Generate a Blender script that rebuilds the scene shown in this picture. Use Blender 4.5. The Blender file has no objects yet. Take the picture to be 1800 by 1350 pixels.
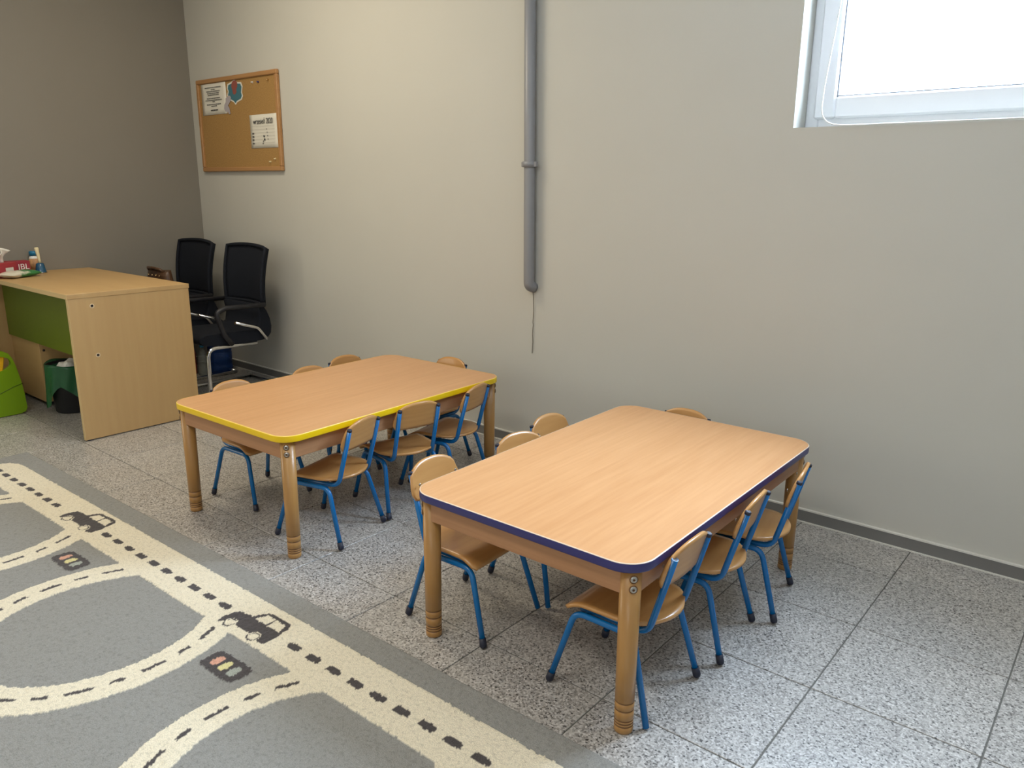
import bpy, bmesh, math, random
import numpy as np
from mathutils import Vector, Matrix

random.seed(7)
np.random.seed(7)
PI = math.pi
S = bpy.context.scene
C = S.collection

# ------------------------------------------------------------------ camera
F_PX, YAW, PITCH, ROLL = 1358.58, 0.6917, 0.2496, 0.0082
cam_d = bpy.data.cameras.new('camera')
cam = bpy.data.objects.new('camera', cam_d)
C.objects.link(cam)
cam_d.sensor_fit = 'HORIZONTAL'
cam_d.sensor_width = 36.0
cam_d.lens = 36.0 * F_PX / 1800.0
cam_d.clip_start = 0.02
_cy, _sy, _cp, _sp = math.cos(YAW), math.sin(YAW), math.cos(PITCH), math.sin(PITCH)
_f = Vector((-_sy * _cp, _cy * _cp, -_sp))
_r = Vector((_cy, _sy, 0))
_u = _r.cross(_f)
_r2 = _r * math.cos(ROLL) + _u * math.sin(ROLL)
_u2 = -_r * math.sin(ROLL) + _u * math.cos(ROLL)
M = Matrix.Identity(4)
for i in range(3):
    M[i][0], M[i][1], M[i][2] = _r2[i], _u2[i], -_f[i]
M[0][3], M[1][3], M[2][3] = 5.4861, -3.0231, 1.3164
cam.matrix_world = M
S.camera = cam

# ------------------------------------------------------------------ sky, lights, exposure
S.view_settings.view_transform = 'Standard'
S.view_settings.look = 'None'
S.view_settings.gamma = 1.0
S.view_settings.use_curve_mapping = False
S.view_settings.exposure = 0.0
W = bpy.data.worlds.new('sky')
S.world = W
W.use_nodes = True
W.node_tree.nodes['Background'].inputs[0].default_value = (0.63, 0.79, 1.0, 1)
W.node_tree.nodes['Background'].inputs[1].default_value = 60.0


def area(name, loc, target, sx, sy, power, color, portal=False):
    d = bpy.data.lights.new(name, 'AREA')
    d.shape = 'RECTANGLE'
    d.size, d.size_y = sx, sy
    d.energy = power
    d.color = color
    o = bpy.data.objects.new(name, d)
    C.objects.link(o)
    o.location = loc
    o.rotation_euler = (Vector(target) - Vector(loc)).to_track_quat('-Z', 'Y').to_euler()
    if portal:
        d.cycles.is_portal = True
    return o


# daylight from the glazing of the left wall beyond the frame, of the wall behind the camera, a ceiling lamp, and an overhead fill added for the rug
area('left_window_daylight', (0.06, -4.1, 1.55), (3.0, -4.1, 1.4), 2.2, 1.7, 44, (1.0, 0.92, 0.75))
area('rear_window_daylight', (5.9, -5.9, 1.7), (5.0, 0, 0.9), 2.6, 1.6, 26, (0.84, 0.91, 1.0))
area('overhead_area_light', (1.9, -1.30, 2.98), (1.9, -1.30, 0), 1.2, 0.6, 36, (1.0, 0.88, 0.68))
area('overhead_area_light', (4.1, -3.3, 2.98), (4.1, -3.3, 0), 1.2, 0.6, 34, (1.0, 0.95, 0.87))  # added overhead fill to brighten the rug, no known lamp
area('window_portal', (5.0, 0.245, 2.05), (5.0, -1, 2.05), 1.3, 1.02, 1, (1, 1, 1), True)


# ------------------------------------------------------------------ materials
def mat(name, color, rough=0.5, metal=0.0, spec=0.5, coat=0.0):
    m = bpy.data.materials.new(name)
    m.use_nodes = True
    b = m.node_tree.nodes['Principled BSDF']
    b.inputs['Base Color'].default_value = (*color, 1)
    b.inputs['Roughness'].default_value = rough
    b.inputs['Metallic'].default_value = metal
    b.inputs['Specular IOR Level'].default_value = spec
    b.inputs['Coat Weight'].default_value = coat
    return m


def nodes(m):
    nt = m.node_tree
    return nt, nt.nodes['Principled BSDF'], nt.nodes, nt.links


def noise_tone(m, scale, amount, detail=4, stretch=(1, 1, 1), coords='Object', bump=0.0, rand=0.0):
    """Multiply the base colour by a noise and optionally bump with it."""
    nt, b, N, L = nodes(m)
    col = tuple(b.inputs['Base Color'].default_value)
    tc = N.new('ShaderNodeTexCoord')
    mp = N.new('ShaderNodeMapping')
    mp.inputs['Scale'].default_value = stretch
    nz = N.new('ShaderNodeTexNoise')
    nz.inputs['Scale'].default_value = scale
    nz.inputs['Detail'].default_value = detail
    L.new(tc.outputs[coords], mp.inputs[0])
    L.new(mp.outputs[0], nz.inputs['Vector'])
    mr = N.new('ShaderNodeMapRange')
    mr.inputs['To Min'].default_value = 1 - amount
    mr.inputs['To Max'].default_value = 1 + amount
    mr.inputs['From Min'].default_value = 0.25
    mr.inputs['From Max'].default_value = 0.75
    L.new(nz.outputs['Fac'], mr.inputs['Value'])
    fac = mr.outputs[0]
    if rand:
        oi = N.new('ShaderNodeObjectInfo')
        m2 = N.new('ShaderNodeMapRange')
        m2.inputs['To Min'].default_value = 1 - rand
        m2.inputs['To Max'].default_value = 1 + rand
        L.new(oi.outputs['Random'], m2.inputs['Value'])
        ml = N.new('ShaderNodeMath')
        ml.operation = 'MULTIPLY'
        L.new(fac, ml.inputs[0])
        L.new(m2.outputs[0], ml.inputs[1])
        fac = ml.outputs[0]
    mx = N.new('ShaderNodeVectorMath')
    mx.operation = 'SCALE'
    mx.inputs[0].default_value = col[:3]
    L.new(fac, mx.inputs['Scale'])
    L.new(mx.outputs[0], b.inputs['Base Color'])
    if bump:
        bp = N.new('ShaderNodeBump')
        bp.inputs['Strength'].default_value = bump
        bp.inputs['Distance'].default_value = 0.002
        L.new(nz.outputs['Fac'], bp.inputs['Height'])
        L.new(bp.outputs[0], b.inputs['Normal'])
    return m


def wood(name, c1, c2, rough, grain_axis='Y', scale=9.0, coat=0.0, contrast=1.0):
    """Fine straight grain along one object axis."""
    m = mat(name, c1, rough, coat=coat)
    nt, b, N, L = nodes(m)
    tc = N.new('ShaderNodeTexCoord')
    st = {'X': (0.06, 1, 1), 'Y': (1, 0.06, 1), 'Z': (1, 1, 0.06)}[grain_axis]
    mp = N.new('ShaderNodeMapping')
    mp.inputs['Scale'].default_value = st
    n1 = N.new('ShaderNodeTexNoise')
    n1.inputs['Scale'].default_value = scale * 9
    n1.inputs['Detail'].default_value = 6
    n2 = N.new('ShaderNodeTexNoise')
    n2.inputs['Scale'].default_value = scale * 1.3
    n2.inputs['Detail'].default_value = 3
    L.new(tc.outputs['Object'], mp.inputs[0])
    L.new(mp.outputs[0], n1.inputs['Vector'])
    L.new(mp.outputs[0], n2.inputs['Vector'])
    ad = N.new('ShaderNodeMath')
    ad.operation = 'ADD'
    L.new(n1.outputs['Fac'], ad.inputs[0])
    L.new(n2.outputs['Fac'], ad.inputs[1])
    mr = N.new('ShaderNodeMapRange')
    mr.inputs['From Min'].default_value = 1 - 0.3 / contrast
    mr.inputs['From Max'].default_value = 1 + 0.3 / contrast
    L.new(ad.outputs[0], mr.inputs['Value'])
    mx = N.new('ShaderNodeMix')
    mx.data_type = 'RGBA'
    mx.inputs['A'].default_value = (*c1, 1)
    mx.inputs['B'].default_value = (*c2, 1)
    L.new(mr.outputs[0], mx.inputs['Factor'])
    L.new(mx.outputs['Result'], b.inputs['Base Color'])
    return m


MAT = {}
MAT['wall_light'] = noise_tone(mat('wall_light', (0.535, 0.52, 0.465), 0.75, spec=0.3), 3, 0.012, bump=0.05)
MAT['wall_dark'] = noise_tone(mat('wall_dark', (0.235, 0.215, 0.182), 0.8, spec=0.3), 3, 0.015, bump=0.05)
MAT['ceiling'] = mat('ceiling_white', (0.78, 0.77, 0.74), 0.8)
MAT['grout'] = mat('grout', (0.13, 0.125, 0.11), 0.9)
MAT['baseboard'] = noise_tone(mat('baseboard_grey', (0.175, 0.17, 0.16), 0.5), 8, 0.06)
MAT['edge_halo'] = mat('edge_halo', (0.66, 0.64, 0.58), 0.6)  # pale colour for the bright halos along the baseboard edges
MAT['white_pvc'] = mat('white_pvc', (0.80, 0.82, 0.85), 0.3)
MAT['top_wood'] = wood('beech_laminate', (0.62, 0.335, 0.152), (0.535, 0.27, 0.112), 0.34, 'Y', 9)
MAT['apron_wood'] = wood('apron_beech', (0.43, 0.22, 0.105), (0.35, 0.17, 0.078), 0.38, 'Y', 9)
MAT['apron_wood_x'] = wood('apron_beech_across', (0.43, 0.22, 0.105), (0.35, 0.17, 0.078), 0.38, 'X', 9)
MAT['leg_wood'] = wood('beech_leg', (0.43, 0.228, 0.068), (0.36, 0.18, 0.05), 0.38, 'Z', 8, coat=0.2)
MAT['groove'] = mat('burnt_groove', (0.16, 0.07, 0.02), 0.6)
MAT['ply'] = wood('lacquered_ply', (0.56, 0.295, 0.10), (0.46, 0.225, 0.068), 0.33, 'Y', 6, coat=0.2)
MAT['ply_edge'] = wood('ply_edge', (0.70, 0.47, 0.23), (0.50, 0.30, 0.12), 0.4, 'Y', 6)
MAT['yellow'] = mat('yellow_edging', (0.83, 0.55, 0.004), 0.35)
MAT['navy'] = mat('navy_edging', (0.028, 0.026, 0.135), 0.35)
MAT['blue_metal'] = mat('blue_enamel', (0.0, 0.128, 0.365), 0.26, spec=0.5, coat=0.1)
MAT['cap'] = mat('dark_rubber', (0.012, 0.014, 0.03), 0.5)
MAT['steel'] = mat('steel', (0.42, 0.40, 0.36), 0.32, metal=1.0)
MAT['chrome'] = mat('chrome', (0.8, 0.8, 0.8), 0.08, metal=1.0)
MAT['birch'] = wood('birch_board', (0.53, 0.345, 0.15), (0.48, 0.30, 0.125), 0.45, 'X', 4, contrast=0.8)
MAT['birch_z'] = wood('birch_board_upright', (0.53, 0.345, 0.15), (0.48, 0.30, 0.125), 0.45, 'Z', 4, contrast=0.8)
MAT['birch_edge'] = mat('birch_edge', (0.62, 0.45, 0.22), 0.5)
MAT['hole'] = mat('dark_fitting', (0.02, 0.012, 0.008), 0.5)
MAT['hole_rim'] = mat('pale_fitting_rim', (0.72, 0.56, 0.36), 0.5)
MAT['green_board'] = mat('green_board', (0.115, 0.155, 0.008), 0.45)
MAT['lime'] = mat('lime_plastic', (0.185, 0.33, 0.004), 0.38)
MAT['lime_dark'] = mat('lime_seam', (0.05, 0.10, 0.003), 0.5)
MAT['yellow_plastic'] = mat('yellow_plastic', (0.80, 0.43, 0.01), 0.4)
MAT['mesh_black'] = noise_tone(mat('black_mesh_fabric', (0.008, 0.010, 0.016), 0.8, spec=0.25), 300, 0.3)
MAT['black_plastic'] = mat('black_plastic', (0.014, 0.014, 0.018), 0.5)
MAT['pipe'] = mat('grey_pipe', (0.235, 0.235, 0.245), 0.4)
MAT['wire'] = mat('dark_wire', (0.10, 0.085, 0.06), 0.7)
MAT['cork'] = noise_tone(mat('cork', (0.37, 0.215, 0.075), 0.9, spec=0.2), 160, 0.22, bump=0.3)
MAT['frame_wood'] = wood('pine_frame', (0.45, 0.24, 0.095), (0.36, 0.18, 0.065), 0.45, 'X', 8)
MAT['paper'] = mat('paper', (0.72, 0.69, 0.60), 0.8)
MAT['paper_grey'] = mat('paper_lilac', (0.40, 0.36, 0.38), 0.8)
MAT['ink'] = mat('black_ink', (0.03, 0.03, 0.035), 0.7)
MAT['ink_faint'] = mat('grey_ink', (0.40, 0.38, 0.35), 0.8)
MAT['teal'] = mat('teal_print', (0.05, 0.16, 0.20), 0.7)
MAT['red_print'] = mat('red_print', (0.27, 0.075, 0.055), 0.7)
MAT['white'] = mat('white_plastic', (0.78, 0.78, 0.75), 0.45)
MAT['tissue'] = mat('tissue_paper', (0.82, 0.80, 0.72), 0.9)
MAT['carton_red'] = mat('red_carton', (0.30, 0.018, 0.035), 0.45)
MAT['tissue_red'] = mat('red_tissue_carton', (0.36, 0.035, 0.045), 0.5)
MAT['cap_blue'] = mat('blue_cap', (0.012, 0.17, 0.32), 0.35)
MAT['label'] = noise_tone(mat('peach_label', (0.55, 0.30, 0.14), 0.5), 60, 0.35)
MAT['bell'] = mat('blue_lacquer', (0.006, 0.075, 0.16), 0.25, coat=0.4)
MAT['cream'] = mat('cream_handle', (0.78, 0.68, 0.42), 0.4)
MAT['bin'] = mat('bin_black', (0.010, 0.011, 0.013), 0.45)
MAT['leather'] = noise_tone(mat('brown_leather', (0.085, 0.040, 0.018), 0.4), 40, 0.4, bump=0.4)
MAT['gold'] = mat('brass_stud', (0.7, 0.5, 0.25), 0.25, metal=1.0)
MAT['bottle_red'] = mat('red_drink', (0.45, 0.03, 0.02), 0.3)
MAT['pane_edge'] = mat('glazing_gasket', (0.25, 0.27, 0.30), 0.6)

# translucent liner, jug and clear plastic
for nm, c, t in (('liner', (0.035, 0.15, 0.065), 0.25), ('jug', (0.012, 0.05, 0.20), 0.4), ('clear_bottle', (0.35, 0.37, 0.36), 0.55)):
    m = mat(nm + '_plastic', c, 0.25)
    nt, b, N, L = nodes(m)
    tr = N.new('ShaderNodeBsdfTransparent')
    tr.inputs[0].default_value = (*[min(1, x * 2 + 0.25) for x in c], 1)
    mx = N.new('ShaderNodeMixShader')
    mx.inputs[0].default_value = t
    L.new(b.outputs[0], mx.inputs[1])
    L.new(tr.outputs[0], mx.inputs[2])
    L.new(mx.outputs[0], N['Material Output'].inputs[0])
    MAT[nm] = m

# window glass: clear pane with a fresnel reflection
m = bpy.data.materials.new('window_glass')
m.use_nodes = True
nt = m.node_tree
N, L = nt.nodes, nt.links
N.remove(N['Principled BSDF'])
tr = N.new('ShaderNodeBsdfTransparent')
gl = N.new('ShaderNodeBsdfGlossy')
gl.inputs['Roughness'].default_value = 0.02
lw = N.new('ShaderNodeLayerWeight')
pw = N.new('ShaderNodeMath')
pw.operation = 'POWER'
pw.inputs[1].default_value = 5.0
L.new(lw.outputs['Facing'], pw.inputs[0])
fr = N.new('ShaderNodeMath')
fr.operation = 'MULTIPLY_ADD'
fr.inputs[1].default_value = 0.9
fr.inputs[2].default_value = 0.04
L.new(pw.outputs[0], fr.inputs[0])
mx = N.new('ShaderNodeMixShader')
L.new(fr.outputs[0], mx.inputs[0])
L.new(tr.outputs[0], mx.inputs[1])
L.new(gl.outputs[0], mx.inputs[2])
L.new(mx.outputs[0], N['Material Output'].inputs[0])
MAT['glass'] = m


def tile_material():
    m = mat('speckled_tile', (0.4, 0.4, 0.4), 0.40, spec=0.45)
    nt, b, N, L = nodes(m)
    geo = N.new('ShaderNodeNewGeometry')
    oi = N.new('ShaderNodeObjectInfo')
    vo = N.new('ShaderNodeTexVoronoi')
    vo.inputs['Scale'].default_value = 210
    L.new(geo.outputs['Position'], vo.inputs['Vector'])
    sep = N.new('ShaderNodeSeparateColor')
    L.new(vo.outputs['Color'], sep.inputs[0])
    n1 = N.new('ShaderNodeTexNoise')
    n1.inputs['Scale'].default_value = 150
    n1.inputs['Detail'].default_value = 3
    L.new(geo.outputs['Position'], n1.inputs['Vector'])
    rp = N.new('ShaderNodeValToRGB')
    e = rp.color_ramp.elements
    e[0].position = 0.0
    e[0].color = (0.065, 0.062, 0.058, 1)
    e[1].position = 1.0
    e[1].color = (0.66, 0.64, 0.60, 1)
    for p, c in ((0.13, (0.07, 0.065, 0.06)), (0.21, (0.23, 0.215, 0.195)), (0.5, (0.365, 0.345, 0.315)), (0.8, (0.49, 0.465, 0.43))):
        el = e.new(p)
        el.color = (*c, 1)
    av = N.new('ShaderNodeMath')
    av.operation = 'MULTIPLY_ADD'
    av.inputs[1].default_value = 0.75
    L.new(sep.outputs[0], av.inputs[0])
    m3 = N.new('ShaderNodeMath')
    m3.operation = 'MULTIPLY_ADD'
    m3.inputs[1].default_value = 0.7
    m3.inputs[2].default_value = -0.22
    L.new(n1.outputs['Fac'], m3.inputs[0])
    L.new(m3.outputs[0], av.inputs[2])
    L.new(av.outputs[0], rp.inputs[0])
    m2 = N.new('ShaderNodeMapRange')
    m2.inputs['To Min'].default_value = 0.95
    m2.inputs['To Max'].default_value = 1.05
    L.new(oi.outputs['Random'], m2.inputs['Value'])
    mx = N.new('ShaderNodeVectorMath')
    mx.operation = 'SCALE'
    L.new(rp.outputs[0], mx.inputs[0])
    L.new(m2.outputs[0], mx.inputs['Scale'])
    L.new(mx.outputs[0], b.inputs['Base Color'])
    n2 = N.new('ShaderNodeTexNoise')
    n2.inputs['Scale'].default_value = 5
    L.new(geo.outputs['Position'], n2.inputs['Vector'])
    mr = N.new('ShaderNodeMapRange')
    mr.inputs['To Min'].default_value = 0.28
    mr.inputs['To Max'].default_value = 0.38
    L.new(n2.outputs['Fac'], mr.inputs['Value'])
    L.new(mr.outputs[0], b.inputs['Roughness'])
    return m


MAT['tile'] = tile_material()


def rug_material():
    m = mat('woven_rug', (0.5, 0.5, 0.5), 0.95, spec=0.1)
    nt, b, N, L = nodes(m)
    at = N.new('ShaderNodeAttribute')
    at.attribute_name = 'pattern'
    geo = N.new('ShaderNodeNewGeometry')
    nz = N.new('ShaderNodeTexNoise')
    nz.inputs['Scale'].default_value = 330
    nz.inputs['Detail'].default_value = 3
    L.new(geo.outputs['Position'], nz.inputs['Vector'])
    mr = N.new('ShaderNodeMapRange')
    mr.inputs['From Min'].default_value = 0.3
    mr.inputs['From Max'].default_value = 0.7
    mr.inputs['To Min'].default_value = 0.82
    mr.inputs['To Max'].default_value = 1.16
    L.new(nz.outputs['Fac'], mr.inputs['Value'])
    sc = N.new('ShaderNodeVectorMath')
    sc.operation = 'SCALE'
    L.new(at.outputs['Color'], sc.inputs[0])
    L.new(mr.outputs[0], sc.inputs['Scale'])
    L.new(sc.outputs[0], b.inputs['Base Color'])
    bp = N.new('ShaderNodeBump')
    bp.inputs['Strength'].default_value = 0.6
    bp.inputs['Distance'].default_value = 0.004
    L.new(nz.outputs['Fac'], bp.inputs['Height'])
    L.new(bp.outputs[0], b.inputs['Normal'])
    b.inputs['Sheen Weight'].default_value = 0.15
    n2 = N.new('ShaderNodeTexNoise')
    n2.inputs['Scale'].default_value = 85
    n2.inputs['Detail'].default_value = 5
    n2.inputs['Roughness'].default_value = 0.7
    L.new(geo.outputs['Position'], n2.inputs['Vector'])
    m2 = N.new('ShaderNodeMapRange')
    m2.inputs['From Min'].default_value = 0.28
    m2.inputs['From Max'].default_value = 0.5
    m2.inputs['To Min'].default_value = 0.72
    m2.inputs['To Max'].default_value = 1.03
    L.new(n2.outputs['Fac'], m2.inputs['Value'])
    mm = N.new('ShaderNodeMath')
    mm.operation = 'MULTIPLY'
    L.new(mr.outputs[0], mm.inputs[0])
    L.new(m2.outputs[0], mm.inputs[1])
    L.new(mm.outputs[0], sc.inputs['Scale'])
    return m


MAT['rug'] = rug_material()


# ------------------------------------------------------------------ mesh helpers
class MB:
    def __init__(self):
        self.bm = bmesh.new()

    def box(self, x0, x1, y0, y1, z0, z1, bev=0.0, mi=0, M=None, seg=1):
        b = bmesh.new()
        bmesh.ops.create_cube(b, size=1)
        for v in b.verts:
            v.co = Vector(((x0 + x1) / 2 + v.co.x * (x1 - x0), (y0 + y1) / 2 + v.co.y * (y1 - y0), (z0 + z1) / 2 + v.co.z * (z1 - z0)))
        if bev:
            bmesh.ops.bevel(b, geom=b.edges[:], offset=bev, segments=seg, affect='EDGES', profile=0.5)
        return self._merge(b, mi, M)

    def _merge(self, b, mi=0, M=None, smooth=False):
        if M is not None:
            b.transform(M)
        vm = [self.bm.verts.new(v.co) for v in b.verts]
        b.verts.index_update()
        for f in b.faces:
            try:
                nf = self.bm.faces.new([vm[v.index] for v in f.verts])
                nf.material_index = mi if mi else f.material_index
                nf.smooth = smooth or f.smooth
            except ValueError:
                pass
        b.free()
        return self

    def tube(self, pts, r, n=12, fillet=0.0, fseg=6, caps=True, mi=0, M=None):
        P = [Vector(p) for p in pts]
        if fillet and len(P) > 2:
            Q = [P[0]]
            for i in range(1, len(P) - 1):
                a, c_, d = P[i - 1], P[i], P[i + 1]
                u1, u2 = (a - c_).normalized(), (d - c_).normalized()
                ang = u1.angle(u2)
                t = min(fillet / max(math.tan(ang / 2), 1e-3), (a - c_).length * 0.48, (d - c_).length * 0.48)
                s0, s1 = c_ + u1 * t, c_ + u2 * t
                for k in range(fseg + 1):
                    w = k / fseg
                    Q.append(s0 * (1 - w) ** 2 + c_ * 2 * w * (1 - w) + s1 * w * w)
            Q.append(P[-1])
            P = Q
        b = bmesh.new()
        rings = []
        up = None
        rr = r if hasattr(r, '__len__') else [r] * len(P)
        for i, p in enumerate(P):
            t = (P[min(i + 1, len(P) - 1)] - P[max(i - 1, 0)]).normalized()
            if up is None:
                up = Vector((0, 0, 1)) if abs(t.z) < 0.9 else Vector((0, 1, 0))
            s = t.cross(up).normalized()
            up = s.cross(t).normalized()
            rings.append([b.verts.new(p + (s * math.cos(2 * PI * k / n) + up * math.sin(2 * PI * k / n)) * rr[i]) for k in range(n)])
        for a, c_ in zip(rings, rings[1:]):
            for k in range(n):
                f = b.faces.new((a[k], a[(k + 1) % n], c_[(k + 1) % n], c_[k]))
                f.smooth = True
        if caps:
            b.faces.new(rings[0][::-1])
            b.faces.new(rings[-1])
        return self._merge(b, mi, M)

    def lathe(self, prof, n=24, M=None, mi=None, closed=False, smooth=True):
        """prof: list of (r, z[, material])."""
        b = bmesh.new()
        rings = []
        for p in prof:
            rings.append([b.verts.new((p[0] * math.cos(2 * PI * k / n), p[0] * math.sin(2 * PI * k / n), p[1])) for k in range(n)])
        for i, (a, c_) in enumerate(zip(rings, rings[1:])):
            for k in range(n):
                f = b.faces.new((a[k], a[(k + 1) % n], c_[(k + 1) % n], c_[k]))
                f.smooth = smooth
                if len(prof[i]) > 2:
                    f.material_index = prof[i][2]
        if prof[0][0] > 1e-6:
            b.faces.new(rings[0][::-1])
        if prof[-1][0] > 1e-6:
            b.faces.new(rings[-1])
        return self._merge(b, 0, M)

    def prism(self, poly, z0, z1, M=None, bev=0.0, mi=0, seg=2):
        b = bmesh.new()
        lo = [b.verts.new((x, y, z0)) for x, y in poly]
        hi = [b.verts.new((x, y, z1)) for x, y in poly]
        n = len(poly)
        b.faces.new(lo[::-1])
        top = b.faces.new(hi)
        for k in range(n):
            b.faces.new((lo[k], lo[(k + 1) % n], hi[(k + 1) % n], hi[k]))
        if bev:
            es = [e for e in top.edges]
            bmesh.ops.bevel(b, geom=es, offset=bev, segments=seg, affect='EDGES', profile=0.5)
        return self._merge(b, mi, M)

    def surf(self, rows, thick=0.0, M=None, mi=0, smooth=True):
        """grid of points (rows of equal length) given thickness along -normal approx by offset list pair"""
        b = bmesh.new()
        V = [[b.verts.new(p) for p in r] for r in rows]
        for i in range(len(V) - 1):
            for j in range(len(V[0]) - 1):
                f = b.faces.new((V[i][j], V[i][j + 1], V[i + 1][j + 1], V[i + 1][j]))
                f.smooth = smooth
        if thick:
            b.normal_update()
            bmesh.ops.solidify(b, geom=b.faces[:], thickness=thick)
        return self._merge(b, mi, M, smooth)

    def mesh(self, name, mats):
        me = bpy.data.meshes.new(name)
        bmesh.ops.recalc_face_normals(self.bm, faces=self.bm.faces[:])
        self.bm.to_mesh(me)
        self.bm.free()
        for m in (mats if isinstance(mats, (list, tuple)) else [mats]):
            me.materials.append(MAT[m] if isinstance(m, str) else m)
        return me

    def obj(self, name, mats, parent=None, loc=None):
        o = bpy.data.objects.new(name, self.mesh(name, mats))
        C.objects.link(o)
        if parent is not None:
            o.parent = parent
        if loc is not None:
            o.location = loc
        return o


def from_mesh(name, me, parent=None, loc=(0, 0, 0), rot=(0, 0, 0)):
    o = bpy.data.objects.new(name, me)
    C.objects.link(o)
    o.parent = parent
    o.location = loc
    o.rotation_euler = rot
    return o


def tag(o, label, cat, group=None):
    o['label'] = label
    o['category'] = cat
    if group:
        o['group'] = group
    return o


def thing(name, label, cat, loc=(0, 0, 0), rz=0.0, group=None):
    o = bpy.data.objects.new(name, None)
    o.empty_display_size = 0.05
    C.objects.link(o)
    o.location = loc
    o.rotation_euler = (0, 0, rz)
    return tag(o, label, cat, group)


def struct(o):
    o['kind'] = 'structure'
    return o


def dup(root, loc, rz, label):
    r = root.copy()
    C.objects.link(r)
    r.location = loc
    r.rotation_euler = (0, 0, rz)
    r['label'] = label
    for ch in root.children:
        c = ch.copy()
        C.objects.link(c)
        c.parent = r
        for g in ch.children:
            d = g.copy()
            C.objects.link(d)
            d.parent = c
    return r


def rrect(x0, x1, y0, y1, r, n=10):
    out = []
    for cx, cy, a0 in ((x1 - r, y1 - r, 0), (x0 + r, y1 - r, PI / 2), (x0 + r, y0 + r, PI), (x1 - r, y0 + r, 1.5 * PI)):
        for k in range(n + 1):
            a = a0 + k / n * PI / 2
            out.append((cx + r * math.cos(a), cy + r * math.sin(a)))
    return out


def T(x=0, y=0, z=0):
    return Matrix.Translation((x, y, z))


def RX(a):
    return Matrix.Rotation(a, 4, 'X')


def RY(a):
    return Matrix.Rotation(a, 4, 'Y')


def RZ(a):
    return Matrix.Rotation(a, 4, 'Z')


# ------------------------------------------------------------------ the room
RX1, RY0, RH = 7.4, -6.0, 3.05
WX0, WX1, WZ0, WZ1 = 4.345, 5.62, 1.54, 2.56
fl = struct(MB().box(-0.3, RX1 + 0.3, RY0 - 0.3, 0.3, -0.15, -0.0025).obj('floor', 'grout'))
TPX, TPY, TX0, TY0 = 0.4086, 0.4051, 4.9456, -0.679
gap = 0.0019


def tile_mesh(w, h):
    return MB().prism([(0, 0), (w, 0), (w, h), (0, h)], -0.006, 0.0, bev=0.0012, seg=1).mesh('floor_tile', 'tile')


tile_cache = {}
ix0 = math.floor((0 - TX0) / TPX)
ix1 = math.ceil((RX1 - TX0) / TPX)
iy0 = math.floor((RY0 - TY0) / TPY)
iy1 = math.ceil((0 - TY0) / TPY)
for i in range(ix0, ix1):
    for j in range(iy0, iy1):
        x0, x1 = max(0, TX0 + i * TPX) + gap, min(RX1, TX0 + (i + 1) * TPX) - gap
        y0, y1 = max(RY0, TY0 + j * TPY) + gap, min(0, TY0 + (j + 1) * TPY) - gap
        if x1 - x0 < 0.02 or y1 - y0 < 0.02:
            continue
        k = (round(x1 - x0, 4), round(y1 - y0, 4))
        if k not in tile_cache:
            tile_cache[k] = tile_mesh(*k)
        from_mesh('tile', tile_cache[k], fl, (x0, y0, 0))

wb = MB()
wb.box(-0.25, WX0, 0, 0.25, -0.1, RH).box(WX1, RX1 + 0.25, 0, 0.25, -0.1, RH)
wb.box(WX0, WX1, 0, 0.25, -0.1, WZ0).box(WX0, WX1, 0, 0.25, WZ1, RH)
struct(wb.obj('wall_back', 'wall_light'))
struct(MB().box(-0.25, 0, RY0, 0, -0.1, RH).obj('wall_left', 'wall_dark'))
struct(MB().box(RX1, RX1 + 0.25, RY0, 0, -0.1, RH).obj('wall_right', 'wall_light'))
struct(MB().box(-0.25, RX1 + 0.25, RY0 - 0.25, RY0, -0.1, RH).obj('wall_front', 'wall_light'))
struct(MB().box(-0.25, RX1 + 0.25, RY0 - 0.25, 0.25, RH, RH + 0.15).obj('ceiling', 'ceiling'))

bb = struct(MB().box(0.012, RX1, -0.011, 0, 0.0, 0.052, bev=0.0015).obj('baseboard_back', 'baseboard'))
MB().box(0.012, RX1, -0.0125, 0, 0.050, 0.0560).obj('top_halo_strip', 'edge_halo', bb)  # mostly a bright edge halo, built as a pale strip
MB().box(0.012, RX1, -0.0165, -0.0112, 0.0, 0.0045).obj('floor_halo_strip', 'edge_halo', bb)
bl = struct(MB().box(0, 0.011, RY0, -0.0, 0.0, 0.052, bev=0.0015).obj('baseboard_left', 'baseboard'))
MB().box(0, 0.012, RY0, 0, 0.052, 0.0555).obj('top_halo_strip', 'edge_halo', bl)

# the window in the back wall
YF = 0.115


def ring(mb, x0, x1, z0, z1, w, y0, y1, bev=0.004):
    mb.box(x0, x0 + w, y0, y1, z0, z1, bev).box(x1 - w, x1, y0, y1, z0, z1, bev)
    mb.box(x0 + w, x1 - w, y0, y1, z0, z0 + w, bev).box(x0 + w, x1 - w, y0, y1, z1 - w, z1, bev)
    return mb


win = struct(ring(MB(), WX0, WX1, WZ0, WZ1, 0.05, YF, YF + 0.07).obj('window_1', 'white_pvc'))
sash = ring(MB(), WX0 + 0.035, WX1 - 0.035, WZ0 + 0.035, WZ1 - 0.035, 0.078, YF - 0.018, YF + 0.045, 0.007).obj('sash', 'white_pvc', win)
ring(MB(), WX0 + 0.113, WX1 - 0.113, WZ0 + 0.113, WZ1 - 0.113, 0.005, YF - 0.006, YF + 0.02, 0).obj('gasket', 'pane_edge', sash)
MB().box(WX0 + 0.1, WX1 - 0.1, YF + 0.012, YF + 0.018, WZ0 + 0.1, WZ1 - 0.1).obj('glass_pane', 'glass', sash)

# ------------------------------------------------------------------ rug
UX0, RUG_L, RUG_D, SL = 1.27, 3.8, 2.0, 0.0200


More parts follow.
